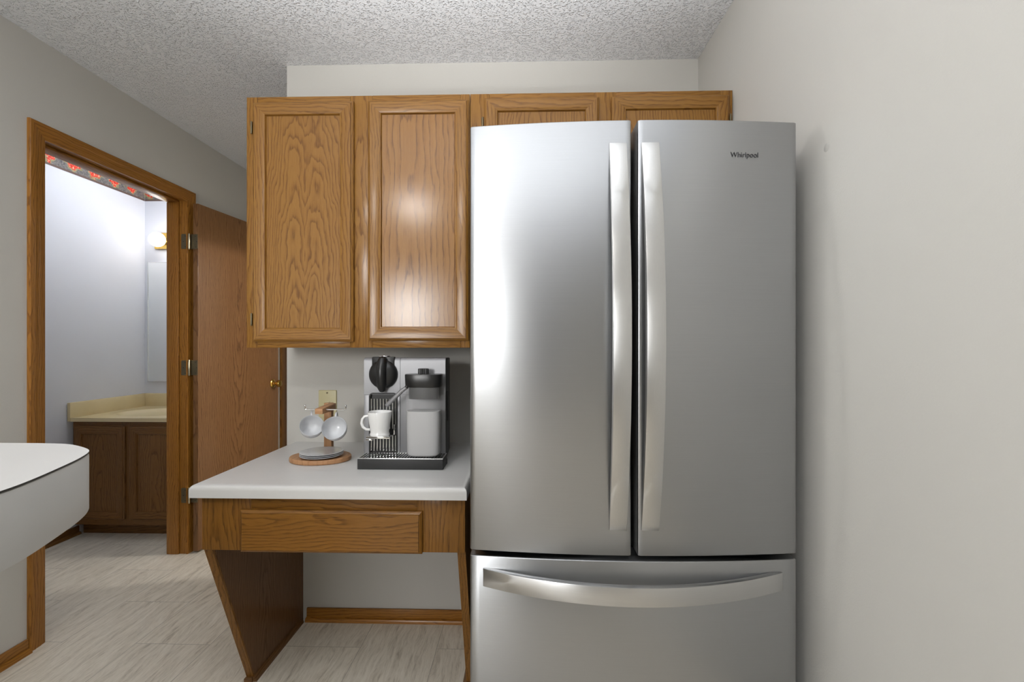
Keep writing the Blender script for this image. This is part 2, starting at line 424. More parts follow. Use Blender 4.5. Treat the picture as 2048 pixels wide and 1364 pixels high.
def casing(mb, y, sgn, z1, xw=XL, d=1):
    """moulded casing board up the wall at x=xw; outer edge at y, going sgn towards the opening; mitred top"""
    t = bmesh.new(); A = []; B = []
    for i, h in cprof:
        A.append(t.verts.new((xw + d * h, y + sgn * i, 0))); B.append(t.verts.new((xw + d * h, y + sgn * i, z1 - i)))
    for i in range(len(cprof) - 1): t.faces.new((A[i], A[i + 1], B[i + 1], B[i]))
    bmesh.ops.recalc_face_normals(t, faces=t.faces)
    if sum(f.normal.x * f.calc_area() for f in t.faces) * d < 0: bmesh.ops.reverse_faces(t, faces=t.faces)
    mb.take(t, 'yxz')
def casing_head(mb, y0, y1, z, xw=XL, d=1):
    t = bmesh.new(); A = []; B = []
    for i, h in cprof:
        A.append(t.verts.new((xw + d * h, y0 + i, z - i))); B.append(t.verts.new((xw + d * h, y1 - i, z - i)))
    for i in range(len(cprof) - 1): t.faces.new((A[i], A[i + 1], B[i + 1], B[i]))
    bmesh.ops.recalc_face_normals(t, faces=t.faces)
    if sum(f.normal.x * f.calc_area() for f in t.faces) * d < 0: bmesh.ops.reverse_faces(t, faces=t.faces)
    mb.take(t, 'zxy')
C0, C1, CZ = JY0 + .005 - CW, JY1 - .005 + CW, JZ - .005 + CW
casing(mb, C0, 1, CZ); casing(mb, C1, -1, CZ); casing_head(mb, C0, C1, CZ)
trim = structure('trim_2', mb, 'oak casing and jambs round the bathroom doorway', 'door frame')
mb = MB(M['antique']).box(XL - .045, XL + .006, JY0 + .0005, JY0 + .003, .985, 1.045, bev=.001)
fin('strike_plate', mb, trim)

# open door: local x runs along the leaf from the hinge side
d = thing('door_1', (-1.910, 2.6735, 0), 'flush oak veneer door standing open into the hall with a brass knob', 'door', kind='structure', rz=math.radians(90 - 6))
T = .016
mb = MB(M['door']).box(0, .745, -T, T, .012, 2.028, 'xyz', bev=.0015, ofs=(.03, -.09, 0), straight=False)
fin('leaf', mb, d)
mb = MB(M['brass'])
xf = Matrix.Translation((.682, -T, .93)) @ frame_z((0, -1, 0))
mb.lathe([(.0, 0), (.030, 0), (.031, .003), (.027, .007), (.014, .010), (.011, .022), (.011, .030), (.017, .034), (.024, .042), (.0255, .050), (.022, .058), (.012, .062), (0, .063)], 32, xf)
mb.lathe([(.0, 0), (.030, 0), (.031, .003), (.027, .007), (.014, .010), (.011, .022), (.017, .034), (.024, .042), (.0255, .050), (.022, .058), (0, .063)], 32, Matrix.Translation((.682, T, .93)) @ frame_z((0, 1, 0)))
fin('door_knob', mb, d)
for z0 in (.295, 1.033, 1.764):
    # leaves lie on the jamb and on the hinge edge of the door (world coordinates, then into the door's frame)
    mb = MB(M['antique'], M['pin'])
    R = Matrix.Rotation(-d.rotation_euler.z, 4, 'Z') @ Matrix.Translation((1.910, -2.6735, 0))
    mb.box(-1.988, -1.944, JY1 - .0025, JY1 - .0005, z0, z0 + .086, bev=.006, seg=3, xf=R, edges=lambda c: abs(c.x + 1.988) < .001 and abs(c.y - JY1 + .0015) < .0005)
    mb.box(-.0025, -.0003, -T + .001, T + .012, z0, z0 + .086, bev=.006, seg=3, edges=lambda c: c.y < 0 and abs(c.x + .0014) < .0005)
    mb.lathe([(0, z0 - .004), (.003, z0 - .003), (.0042, z0), (.0042, z0 + .086), (.003, z0 + .089), (0, z0 + .090)], 16, R @ Matrix.Translation((-1.9395, JY1 - .004, 0)), mi=1)
    hg = fin('hinge', mb, d)
    mb = MB(M['blkm'])
    for q, zz in ((-1.964, .012), (-1.975, .043), (-1.964, .074)):
        mb.lathe([(0, 0), (.0028, 0), (.0022, .0006), (0, .0006)], 12, R @ Matrix.Translation((q, JY1 - .0025, z0 + zz)) @ frame_z((0, -1, 0)))
    for q, zz in ((.001, .012), (.009, .043), (.001, .074)):
        mb.lathe([(0, 0), (.0028, 0), (.0022, .0006), (0, .0006)], 12, Matrix.Translation((-.0025, -q * 1.0, z0 + zz)) @ frame_z((-1, 0, 0)))
    fin('screw', mb, hg)

# second doorway further along the hall
mb = MB(M['trim'])
casing(mb, 3.70, 1, 2.09); casing(mb, 4.48, -1, 2.09); casing_head(mb, 3.70, 4.48, 2.09)
structure('trim_3', mb, 'oak casing of a second doorway at the end of the hall', 'door frame')
mb = MB(M['door']).box(XL + .0005, XL + .006, 3.766, 4.414, .01, 2.02, 'yxz', straight=False)
structure('door_2', mb, 'closed oak door at the end of the hall', 'door')

# baseboards with shoe moulding
def base_x(mb, x0, x1, y, d):      # along x, wall face at y, board standing out towards d
    ya, yb = sorted((y, y + d * .011)); mb.box(x0, x1, ya, yb, 0, .0545, 'zyx', bev=.003)
    pts = [(y + d * .0112, 0), (y + d * .025, 0), (y + d * .0245, .008), (y + d * .021, .014), (y + d * .0112, .017)]
    mb.prism(pts, 'x', x0, x1, 'zyx')
def base_y(mb, y0, y1, x, d):
    xa, xb = sorted((x, x + d * .011)); mb.box(xa, xb, y0, y1, 0, .0545, 'zxy', bev=.003)
    pts = [(x + d * .0112, 0), (x + d * .025, 0), (x + d * .0245, .008), (x + d * .021, .014), (x + d * .0112, .017)]
    mb.prism(pts, 'y', y0, y1, 'zxy')
mb = MB(M['trim']); base_y(mb, YR + .03, C0 - .001, XL, 1); structure('baseboard_left', mb, 'oak baseboard along the left wall beside the doorway', 'baseboard')
mb = MB(M['trim']); base_x(mb, -.958, -.205, YB, -1); structure('baseboard_back', mb, 'oak baseboard on the wall under the desk', 'baseboard')
mb = MB(M['trim']); base_y(mb, YB + .02, 2.54, -1.05, -1); structure('baseboard_hall', mb, 'oak baseboard along the hall wall', 'baseboard')
mb = MB(M['vanity']); base_y(mb, 1.22, 2.93, BX, 1); structure('baseboard_bathroom', mb, 'dark baseboard along the bathroom wall', 'baseboard')
mb = MB(M['trim']); base_y(mb, C1 + .001, 3.698, XL, 1); structure('baseboard_hall_left', mb, 'oak baseboard behind the open door', 'baseboard')
# dark panel added on the rear wall to darken a strip of steel reflection
mb = MB(M['fridge_side']).box(-.62, -.12, YR + .0005, YR + .03, .01, 2.03, 'xyz'); structure('rear_dark_panel', mb, 'dark grey panel added behind the viewer to darken the reflection in the steel', 'door')

# ------------------------------------------------------------------ wall cabinets
DPROF = [(0, 0), (0, .009), (.0035, .0125), (.008, .0145), (.0085, .018), (.040, .018), (.0425, .0165), (.0475, .0165), (.051, .0085), (.051, 0)]
def cab_door(root, org, x0, x1, z0, z1, yb, grain_mat, hinges=None, prof=DPROF, hm=None, pofs=None):
    mb = MB(M['cab'] if grain_mat.startswith('cab') else M[grain_mat]); mb.mitred(x0, x1, z0, z1, yb, prof)
    mb.box(x0 + .0005, x1 - .0005, yb - .0015, yb, z0 + .0005, z1 - .0005)
    dr = fin('door', mb, root, org)
    i = prof[-1][0] - .001
    mb = MB(M[grain_mat]).box(x0 + i, x1 - i, yb - .009, yb - .002, z0 + i, z1 - i, 'xyz', straight=False, ofs=pofs)
    fin('door_panel', mb, dr, org)
    for xh, zh in hinges or ():
        mb = MB(M['antique'])
        mb.lathe([(0, zh - .0235), (.0028, zh - .0225), (.0034, zh - .02), (.0034, zh + .02), (.0028, zh + .0225), (0, zh + .0235)], 14, Matrix.Translation((xh, yb - .0075, 0)))
        s = 1 if xh < (x0 + x1) / 2 else -1
        xa, xb = sorted((xh - s * .0035, xh - s * .001)); mb.box(xa, xb, yb - .004, yb + .0004, zh - .019, zh + .019)
        fin('hinge', mb, dr, org)
    return dr
FY = 1.705           # face of the frames
def wall_cabinet(x0, x1, z0, z1, stiles, doors, label, rail=.045):
    org = ((x0 + x1) / 2, YB, z0)
    r = thing('wall_cabinet', org, label, 'cabinet', 'oak wall cabinets')
    mb = MB(M['cab'])
    mb.box(x0, x0 + .016, FY + .0195, YB - .001, z0 + .002, z1 - .002, 'yxz'); mb.box(x1 - .016, x1, FY + .0195, YB - .001, z0 + .002, z1 - .002, 'yxz')
    mb.box(x0 + .0165, x1 - .0165, FY + .0195, YB - .001, z0 + .006, z0 + .022, 'yzx'); mb.box(x0 + .0165, x1 - .0165, FY + .0195, YB - .001, z1 - .018, z1 - .002, 'yzx')
    mb.box(x0 + .0165, x1 - .0165, YB - .008, YB - .001, z0 + .023, z1 - .019, 'xyz')
    fin('carcass', mb, r, org)
    mb = MB(M['cab'])
    for a, b in stiles: mb.box(a, b, FY, FY + .019, z0, z1, 'xyz', bev=.0015, straight=False if b - a > .06 else None, ofs=(.012, .02, .1) if b - a > .06 else None)
    for (a, b), (c, e) in zip(stiles, stiles[1:]):
        mb.box(b + .0002, c - .0002, FY + .0001, FY + .019, z0, z0 + rail, 'zyx', bev=.0012); mb.box(b + .0002, c - .0002, FY + .0001, FY + .019, z1 - rail, z1, 'zyx', bev=.0012)
    fin('face_frame', mb, r, org)
    for dd in doors: cab_door(r, org, *dd)
    return r
DY = FY - .0003
wall_cabinet(-1.026, -.201, 1.198, 2.121, ((-1.026, -.985), (-.640, -.558), (-.235, -.201)),
    [(-.9965, -.6245, 1.220, 2.096, DY, 'cab_panel', ((-1.0035, 2.006), (-1.0035, 1.302)), DPROF, None, (-.006, .10, .0)),
     (-.5705, -.2045, 1.224, 2.0955, DY, 'cab2', (), DPROF, None, (.035, .055, .1))],
    'tall oak wall cabinet with two doors over the desk')
wall_cabinet(-.199, .743, 1.800, 2.121, ((-.199, -.130), (.250, .328), (.700, .743)),
    [(-.1470, .2655, 1.822, 2.099, DY, 'cab', ((-.1535, 2.010), (-.1535, 1.90)), DPROF, None, (.02, .04, 0)),
     (.3115, .7265, 1.822, 2.099, DY, 'cab', ((.733, 2.010), (.733, 1.90)), DPROF, None, (.16, .03, 0))],
    'short oak wall cabinet with two doors above the refrigerator')

# ------------------------------------------------------------------ built-in desk and its worktop
DX0, DX1, DT = -1.001, -.183, .742
org = ((DX0 + DX1) / 2, YB, 0)
desk = thing('desk', org, 'oak desk with one drawer and slanted side panels left of the refrigerator', 'desk')
side = [(2.043, 0), (1.676, 0), (1.4495, .573), (1.4495, DT - .001), (2.043, DT - .001)]
for a, b in ((DX0, DX0 + .025), (DX1 - .0245, DX1)):
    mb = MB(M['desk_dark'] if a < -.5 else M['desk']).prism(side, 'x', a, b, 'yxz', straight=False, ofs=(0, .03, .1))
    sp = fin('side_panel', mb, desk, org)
    # solid edge strip on the slanted front edge
    mb = MB(M['desk'])
    st = [(1.6752, .001), (1.6695, .001), (1.4385, .573), (1.4475, .573)]
    mb.prism(st, 'x', a - .0004, b + .0004, 'xyz', straight=True)
    fin('edge_strip', mb, sp, org)
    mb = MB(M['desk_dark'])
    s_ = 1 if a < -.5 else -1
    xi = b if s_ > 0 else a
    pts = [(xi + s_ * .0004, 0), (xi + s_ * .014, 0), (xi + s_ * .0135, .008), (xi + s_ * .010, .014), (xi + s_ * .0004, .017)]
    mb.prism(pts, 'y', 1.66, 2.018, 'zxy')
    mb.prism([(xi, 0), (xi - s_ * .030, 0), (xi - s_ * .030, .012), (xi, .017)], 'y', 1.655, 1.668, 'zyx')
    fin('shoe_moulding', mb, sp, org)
mb = MB(M['desk'])
mb.box(DX0, -.846, 1.430, 1.449, .573, DT, 'xyz', bev=.001, straight=False, ofs=(.03, .03, .2)); mb.box(-.330, DX1, 1.430, 1.449, .5735, DT, 'xyz', bev=.001, straight=False, ofs=(-.035, .03, .3))
mb.box(-.8458, -.3302, 1.4302, 1.449, .697, DT, 'zyx', bev=.001); mb.box(-.8458, -.3302, 1.4302, 1.449, .573, .60, 'zyx', bev=.001)
fin('apron', mb, desk, org)
mb = MB(M['desk'])
SPROF = [(0, 0), (0, .009), (.004, .013), (.0085, .0145), (.009, .018)]
mb.mitred(-.874, -.313, .5725, .7015, 1.4298, SPROF)
mb.box(-.865, -.322, 1.4118, 1.4295, .5815, .6925, 'zyx', straight=False, ofs=(-.04, .02, .1))
fin('drawer', mb, desk, org)
mb = MB(M['white_lam']).box(-1.023, -.1745, 1.402, YB - .001, DT + .0005, .782, bev=.017, seg=6, edges=lambda c: (c.z > .77 and c.y < 2.0) or (c.y < 1.45 and .75 < c.z < .77 and False))
tag(fin('countertop', mb), 'white laminate countertop with rounded edge on the oak desk', 'countertop')

# ------------------------------------------------------------------ refrigerator
FX0, FX1, FXM = -.1408, .6838, .2717
RAD = 3.38
def fy(x): return 1.176 + (x - FXM) ** 2 / (2 * RAD)
FO = (FXM, 1.65, 0)
fr = thing('refrigerator', FO, 'stainless steel french door refrigerator with freezer drawer below', 'refrigerator')
mb = MB(M['fridge_side']).box(FX0 + .008, FX1 - .004, 1.292, 2.03, .04, 1.742, bev=.004)
for x in (FX0 + .06, FX1 - .06):
    for y in (1.36, 1.96): mb.lathe([(.02, 0), (.02, .012), (.012, .014), (.012, .041)], 16, Matrix.Translation((x, y, 0)))
fin('body', mb, fr, FO)
mb = MB(M['gasket']).box(FX0 + .014, FX1 - .010, 1.264, 1.2915, .675, 1.735).box(FX0 + .014, FX1 - .010, 1.264, 1.2915, .075, .650).box(FX0 + .014, FX1 - .010, 1.270, 1.2915, .650, .675)
fin('gasket', mb, fr, FO)
mb = MB(M['gasket']).box(FX0 + .02, FX1 - .02, 1.25, 1.2915, .012, .055, bev=.004); fin('base_grille', mb, fr, FO)
def curved_panel(x0, x1, z0, z1):
    n = 40; r = .005; pts = []
    for i in range(n + 1):
        x = x0 + r + (x1 - x0 - 2 * r) * i / n; pts.append((x, fy(x)))
    pts += [(x1 - r * .3, fy(x1) + r * .3), (x1, fy(x1) + r), (x1, 1.262), (x0, 1.262), (x0, fy(x0) + r), (x0 + r * .3, fy(x0) + r * .3)]
    mb = MB(M['steel'], M['fridge_side']); t = bmesh.new()
    cx = (x0 + x1) / 2
    rings = []
    for z, ins in ((z0, .0025), (z0 + .001, .0008), (z0 + .0025, 0), (z1 - .0025, 0), (z1 - .001, .0008), (z1, .0025)):
        rings.append([t.verts.new((cx + (x - cx) * (1 - ins / ((x1 - x0) / 2)), y + ins * (1 if y < 1.25 else 0), z)) for x, y in pts])
    m_ = len(pts)
    for a, b in zip(rings, rings[1:]):
        for i in range(m_): t.faces.new((a[i], a[(i + 1) % m_], b[(i + 1) % m_], b[i]))
    t.faces.new(rings[0][::-1]); t.faces.new(rings[-1])
    bmesh.ops.recalc_face_normals(t, faces=t.faces)
    for f in t.faces:
        if f.normal.y > .5: f.material_index = 1
        if abs(f.normal.x) > .95: f.material_index = 1
    mb.take(t)
    return mb
def v_handle(x0, x1, z0, z1, parent):
    n = 40; xm = (x0 + x1) / 2; out = []; inn = []
    for i in range(n + 1):
        u = i / n; z = z0 + (z1 - z0) * u; b = 1 - (2 * u - 1) ** 2
        y = fy(xm) - .004 - .058 * b
        out.append((y, z))
    for i in range(n + 1):
        u = i / n; z = z0 + .028 + (z1 - z0 - .056) * u; b = 1 - (2 * u - 1) ** 2
        y = fy(xm) - .0005 - .045 * b
        inn.append((y, z))
    pts = [(fy(xm) - .0005, z0)] + out + [(fy(xm) - .0005, z1)] + inn[::-1]
    mb = MB(M['strap']).prism(pts, 'x', x0, x1, bev=.0012, seg=2)
    return fin('handle', mb, parent, FO)
dl = fin('door', curved_panel(FX0, .2640, .683, 1.768), fr, FO)
dr = fin('door', curved_panel(.2800, FX1 - .001, .683, 1.768), fr, FO)
dz = fin('freezer_drawer', curved_panel(FX0, FX1 - .001, .062, .670), fr, FO)
v_handle(.2093, .2522, .748, 1.710, dl); v_handle(.2880, .3322, .748, 1.710, dr)
hx0, hx1 = -.1065, .643
n = 56; out = []; inn = []
for i in range(n + 1):
    u = i / n; x = hx0 + (hx1 - hx0) * u; b = 1 - (2 * u - 1) ** 2; out.append((x, fy(x) - .006 - .066 * b))
for i in range(n + 1):
    u = i / n; x = hx0 + .03 + (hx1 - hx0 - .06) * u; b = 1 - (2 * u - 1) ** 2; inn.append((x, fy(x) - .0005 - .055 * b))
pts = [(hx0, fy(hx0) - .0005)] + out + [(hx1, fy(hx1) - .0005)] + inn[::-1]
mb = MB(M['strap_h']).prism(pts, 'z', .595, .640, bev=.0012, seg=2); fin('handle', mb, dz, FO)
# lettering
cu = bpy.data.curves.new('lettering', 'FONT'); cu.body = 'Whirlpool'; cu.size = .0185; cu.extrude = .0003; cu.align_x = 'CENTER'; cu.offset = -.0001
to = bpy.data.objects.new('lettering_curve', cu); COL.objects.link(to)
bpy.context.view_layer.update()
me = bpy.data.meshes.new_from_object(to.evaluated_get(bpy.context.evaluated_depsgraph_get()))
bpy.data.objects.remove(to)
xs = [v.co.x for v in me.vertices]; k = .0705 / (max(xs) - min(xs))
lx = .547; ang = (lx - FXM) / RAD
me.transform(Matrix.Translation(Vector((lx, fy(lx) - .0007, 1.676)) - Vector(FO)) @ Matrix.Rotation(ang, 4, 'Z') @ Matrix.Rotation(PI / 2, 4, 'X') @ Matrix.Diagonal((k, k * 1.05, 1, 1)))
me.materials.clear(); me.materials.append(M['letter'])
lo = bpy.data.objects.new('lettering', me); COL.objects.link(lo); lo.parent = dr; lo['label'] = 'small dark lettering on the right door'

# ------------------------------------------------------------------ white bar top at the left edge
half = [(-.4175, .325), (-.4227, .367), (-.4309, .3975), (-.4477, .4405), (-.4645, .4781), (-.4829, .5076), (-.5039, .5247), (-.5394, .5427), (-.5688, .5475), (-.632, .5487), (-1.957, .5487)]
YC = .285
def smooth_pts(p, k=6):
    o = []
    for i in range(len(p) - 1):
        p0, p1, p2, p3 = p[max(i - 1, 0)], p[i], p[i + 1], p[min(i + 2, len(p) - 1)]
        if i >= len(p) - 2: o.append(p1); continue
        for j in range(k):
            t = j / k
            o.append(tuple(.5 * (2 * p1[q] + (p2[q] - p0[q]) * t + (2 * p0[q] - 5 * p1[q] + 4 * p2[q] - p3[q]) * t * t + (3 * p1[q] - p0[q] - 3 * p2[q] + p3[q]) * t ** 3) for q in (0, 1)))
    o.append(p[-1]); return o
hs = smooth_pts([(-.416, YC)] + half[:-1] + [(-.9, .5487)]) + [(-1.957, .5487)]
outline = hs + [(x, 2 * YC - y) for x, y in hs[::-1][:-1]]
bar = thing('bar_counter', (-1.0, YC, 1.0235), 'white laminate bar counter with rounded end at the left edge', 'counter')
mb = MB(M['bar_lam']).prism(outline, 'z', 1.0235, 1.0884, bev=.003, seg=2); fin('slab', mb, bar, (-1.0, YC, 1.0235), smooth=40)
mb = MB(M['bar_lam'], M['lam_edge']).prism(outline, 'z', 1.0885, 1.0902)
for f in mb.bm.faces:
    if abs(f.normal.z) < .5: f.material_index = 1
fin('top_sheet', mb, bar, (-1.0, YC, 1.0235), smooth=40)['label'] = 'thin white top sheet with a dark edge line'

# ------------------------------------------------------------------ phone plate
wp = thing('wall_plate', (-.8665, YB, .942), 'ivory phone wall plate behind the cup stand', 'wall plate')
og = (-.8665, YB, .942)
mb = MB(M['ivory']).box(-.9065, -.8265, YB - .006, YB - .0003, .874, 1.010, bev=.0035, seg=3); fin('plate', mb, wp, og)
mb = MB(M['ivory'], M['blk']).box(-.882, -.858, YB - .0085, YB - .0062, .925, .962, bev=.001).box(-.877, -.866, YB - .0092, YB - .0086, .942, .955, mi=1); fin('jack', mb, wp, og)
for z in (.998, .886):
    mb = MB(M['antique']).lathe([(0, 0), (.0042, 0), (.0036, .0012), (0, .0016)], 16, Matrix.Translation((-.868, YB - .0062, z)) @ frame_z((0, -1, 0))); fin('screw', mb, wp, og)

# ------------------------------------------------------------------ coffee machine
CT = .7825
KY = 1.672          # front face
ko = (-.428, 1.74, CT)
km = thing('coffee_machine', ko, 'silver and black coffee machine with a milk jug on the countertop', 'coffee machine')
kx0, kx1 = -.578, -.2845
mb = MB(M['blkm'])
mb.prism([(kx0 + .002, KY + .0105), (kx1, KY + .0105), (kx1 - .016, KY + .20), (kx0 + .018, KY + .20)], 'z', CT + .012, 1.158, bev=.004)
mb.box(kx1 - .0025, kx1 + .0015, KY + .045, KY + .062, .93, 1.04, bev=.0015)
fin('housing', mb, km, ko)
mb = MB(M['silver'])
sx, sz = -.4472, 1.029      # seams
def rt(x0, x1, z0, z1, y=KY, top=False, bev=.001):
    mb.box(x0, x1, y, KY + .0102, z0, z1, bev=bev)
# upper two panels roll over at the top
def roll(x0, x1, z0, z1):
    n = 8; r = .0145; pts = [(KY + .0102, z0), (KY, z0)]
    for i in range(n + 1):
        a = PI / 2 * i / n; pts.append((KY + r - r * math.cos(a), z1 - r + r * math.sin(a)))
    pts += [(KY + .035, z1), (KY + .035, z1 - .003), (KY + .0102, z1 - .003)]
    mb.prism(pts, 'x', x0, x1)
roll(kx0, sx - .0006, sz + .0006, 1.1625); roll(sx + .0006, kx1, sz + .0006, 1.1625)
rt(kx0, -.5585, CT + .02, sz); rt(-.4575, sx - .0006, CT + .02, sz); rt(sx + .0006, kx1, CT + .02, sz)
fin('front_panel', mb, km, ko)
# recess with ribs
mb = MB(M['blkm']).box(-.5583, -.4577, KY + .0075, KY + .0102, CT + .02, 1.0285)
fin('recess', mb, km, ko)
mb = MB(M['chrome'])
for i in range(9):
    x = -.5525 + i * .0111
    for z0, z1 in ((.905, 1.017), (.826, .886)):
        mb.lathe([(0, z0), (.0032, z0 + .002), (.0032, z1 - .002), (0, z1)], 12, Matrix.Translation((x, KY + .0035, 0)))
fin('ribs', mb, km, ko)
mb = MB(M['blkm'])
mb.tube([(-.5565, KY - .001, .82), (-.5565, KY - .001, 1.024), (-.5535, KY - .001, 1.031), (-.547, KY - .001, 1.034), (-.469, KY - .001, 1.034), (-.4625, KY - .001, 1.031), (-.4595, KY - .001, 1.024), (-.4595, KY - .001, .82)], .0032, 8)
fin('recess_rim', mb, km, ko)
# lever: black dome with an upright grip
lc = Vector((-.507, KY - .001, 1.103))
mb = MB(M['blk'])
mb.lathe([(0, 0), (.051, 0), (.0515, .004), (.049, .011), (.042, .018), (.030, .024), (.014, .027), (0, .0275)], 48, Matrix.Translation(lc) @ frame_z((0, -1, 0)))
fin('lever_dome', mb, km, ko)
mb = MB(M['blk'])
mb.tube([lc + Vector(p) for p in ((0, -.006, .056), (0, -.014, .050), (0, -.021, .034), (0, -.025, .010), (0, -.025, -.020), (0, -.022, -.042), (0, -.015, -.052), (0, -.006, -.054))], [.012, .016, .018, .0185, .018, .016, .013, .009], 20)
fin('lever_grip', mb, km, ko)
mb = MB(M['blk'], M['chrome']); mb.box(-.549, -.467, KY - .0035, KY + .02, 1.128, 1.1655, bev=.004); mb.box(-.525, -.492, KY - .005, KY + .03, 1.1657, 1.169, bev=.0012, mi=1)
fin('lever_mount', mb, km, ko)
# cup shelf
mb = MB(M['chrome']); SZ = .8885
mb.box(-.5475, -.4665, 1.610, KY + .001, SZ, SZ + .0035, bev=.001); mb.box(-.549, -.4655, 1.606, 1.6102, SZ - .004, SZ + .0045, bev=.001); mb.box(-.5485, -.527, 1.6062, 1.63, SZ - .011, SZ - .0042, bev=.001)
for i in range(8): mb.box(-.542 + i * .0095, -.5385 + i * .0095, 1.613, 1.665, SZ + .0036, SZ + .0048)
fin('cup_shelf', mb, km, ko)
mb = MB(M['chrome']).tube([(-.4665, KY - .006, SZ + .001), (-.4655, KY - .010, SZ + .02), (-.466, KY - .006, SZ + .035)], .004, 10); fin('shelf_clip', mb, km, ko)
# drip tray
mb = MB(M['blkm']).box(-.5735, -.2795, 1.592, KY + .0005, CT, .8185, bev=.0015).box(-.5735, -.2795, KY + .0007, KY + .0108, CT, .80); fin('drip_tray', mb, km, ko)
mb = MB(M['chrome'])
mb.box(-.573, -.280, 1.5925, 1.5955, .8187, .8215); mb.box(-.573, -.280, KY - .004, KY - .001, .8187, .8215)
for i in range(31):
    x = -.571 + i * .00955; mb.box(x, x + .0038, 1.5957, KY - .0042, .8190, .8213)
fin('drip_grille', mb, km, ko)
# milk jug
jx, jy = -.352, 1.6285
base = .8225
mb = MB(M['jug'])
def sq(r0, r1, z): return (r0, r1, z)
def sup(mbx, prof, mi=0, n=48, e=3.2):
    """rounded-square lathe: prof = (half width x, half depth y, z)"""
    t = bmesh.new(); rings = []
    for a, b, z in prof:
        ring = []
        for i in range(n):
            c, s = math.cos(2 * PI * i / n), math.sin(2 * PI * i / n)
            ring.append(t.verts.new((jx + a * math.copysign(abs(c) ** (2 / e), c), jy + b * math.copysign(abs(s) ** (2 / e), s), z)))
        rings.append(ring)
    for p, q in zip(rings, rings[1:]):
        for i in range(n): t.faces.new((p[i], p[(i + 1) % n], q[(i + 1) % n], q[i]))
    t.faces.new(rings[0][::-1]); t.faces.new(rings[-1])
    bmesh.ops.recalc_face_normals(t, faces=t.faces); mbx.take(t, mi=mi)
sup(mb, [(.048, .028, base), (.056, .033, base + .004), (.0585, .0345, base + .012), (.0600, .0355, base + .12), (.0600, .0355, 1.062)])
jug = fin('milk_jug', mb, km, ko)
mb = MB(M['milk']); sup(mb, [(.046, .026, base + .003), (.0545, .0315, base + .008), (.0565, .033, base + .016), (.0578, .034, base + .12), (.0578, .034, .980)]); fin('milk', mb, jug, ko)
mb = MB(M['blk'])
sup(mb, [(.050, .030, 1.022), (.0505, .0305, 1.024), (.0505, .0305, 1.0625)])
sup(mb, [(.0605, .036, 1.0628), (.0625, .037, 1.066), (.0645, .038, 1.104), (.063, .037, 1.107)])
lid = fin('jug_lid', mb, jug, ko)
mb = MB(M['blkm']); t = bmesh.new()
prof = []
nn = 36
for z in (1.1075, 1.124, 1.126):
    prof.append([t.verts.new((jx - .002 + (.0185 if i % 2 else .0165) * (1 if z < 1.125 else .93) * math.cos(2 * PI * i / nn), jy + (.0185 if i % 2 else .0165) * (1 if z < 1.125 else .93) * math.sin(2 * PI * i / nn), z)) for i in range(nn)])
for p, q in zip(prof, prof[1:]):
    for i in range(nn): t.faces.new((p[i], p[(i + 1) % nn], q[(i + 1) % nn], q[i]))
t.faces.new(prof[0][::-1]); t.faces.new(prof[-1]); bmesh.ops.recalc_face_normals(t, faces=t.faces); mb.take(t)
fin('jug_knob', mb, jug, ko)
mb = MB(M['silver'], M['blk'])
mb.tube([(-.4075, 1.606, 1.062), (-.422, 1.606, 1.052), (-.478, 1.612, .998)], [.0062, .0072, .0075], 14)
mb.tube([(-.403, 1.612, 1.082), (-.405, 1.607, 1.066), (-.4085, 1.606, 1.060)], .007, 12, mi=1)
fin('milk_spout', mb, km, ko)

# espresso cup on the shelf
def handle_loop(mbx, pts, r, flat=1.): mbx.tube(pts, r, 14, flat=flat)
cx, cy, cz = -.5065, 1.6265, SZ + .0050
cup = thing('espresso_cup', (cx, cy, cz), 'white porcelain cup with a handle on the coffee machine shelf', 'cup')
mb = MB(M['china'])
pr = [(0, .003), (.028, .0015), (.033, .0), (.0345, .003), (.033, .007), (.0315, .012), (.0335, .025), (.0385, .060), (.0412, .081), (.0408, .0825), (.0395, .0815), (.0365, .060), (.031, .020), (.024, .010), (0, .008)]
mb.lathe(pr, 48, Matrix.Translation((cx, cy, cz))); fin('bowl', mb, cup, (cx, cy, cz), 50)
mb = MB(M['china'])
mb.tube([(cx - .0335, cy - .004, cz + .020), (cx - .046, cy - .006, cz + .021), (cx - .057, cy - .007, cz + .029), (cx - .0615, cy - .007, cz + .043), (cx - .059, cy - .007, cz + .057), (cx - .051, cy - .006, cz + .066), (cx - .0385, cy - .004, cz + .068)], [.0045, .0045, .0048, .005, .0048, .0045, .0045], 14)
fin('handle', mb, cup, (cx, cy, cz), 60)

# ------------------------------------------------------------------ cup stand, cups and saucers
so = (-.757, 1.722, CT)
st = thing('cup_stand', so, 'small wooden cup stand with an oval base and chrome hooks', 'cup stand')
mb = MB(M['beech'])
mb.lathe([(0, 0), (.107, 0), (.110, .002), (.111, .006), (.110, .0145), (.107, .017), (0, .017)], 72, Matrix.Translation(so), sx=1, sy=.80)
fin('base', mb, st, so, 40)
px = -.757
mb = MB(M['beech']).box(px - .0145, px + .0145, 1.783, 1.805, CT + .0172, .985, 'xyz', bev=.001); fin('post', mb, st, so)
mb = MB(M['beech']).prism([(1.662, .9605), (1.662, .9795), (1.7825, .9855), (1.7825, .9605)], 'x', -.752, -.724, 'zxy', bev=.001); fin('arm', mb, st, so)
RZ, RY = .9735, 1.688
def hook(sgn, xa, xb):
    mb = MB(M['chrome'])
    mb.tube([(xa, RY, RZ), (xb - sgn * .006, RY, RZ), (xb - sgn * .001, RY, RZ + .002), (xb, RY, RZ + .008), (xb, RY, RZ + .012)], .0022, 10)
    mb.lathe([(0, -.0035), (.0025, -.0025), (.0035, 0), (.0025, .0025), (0, .0035)], 12, Matrix.Translation((xb, RY, RZ + .0145)))
    return fin('hook', mb, st, so)
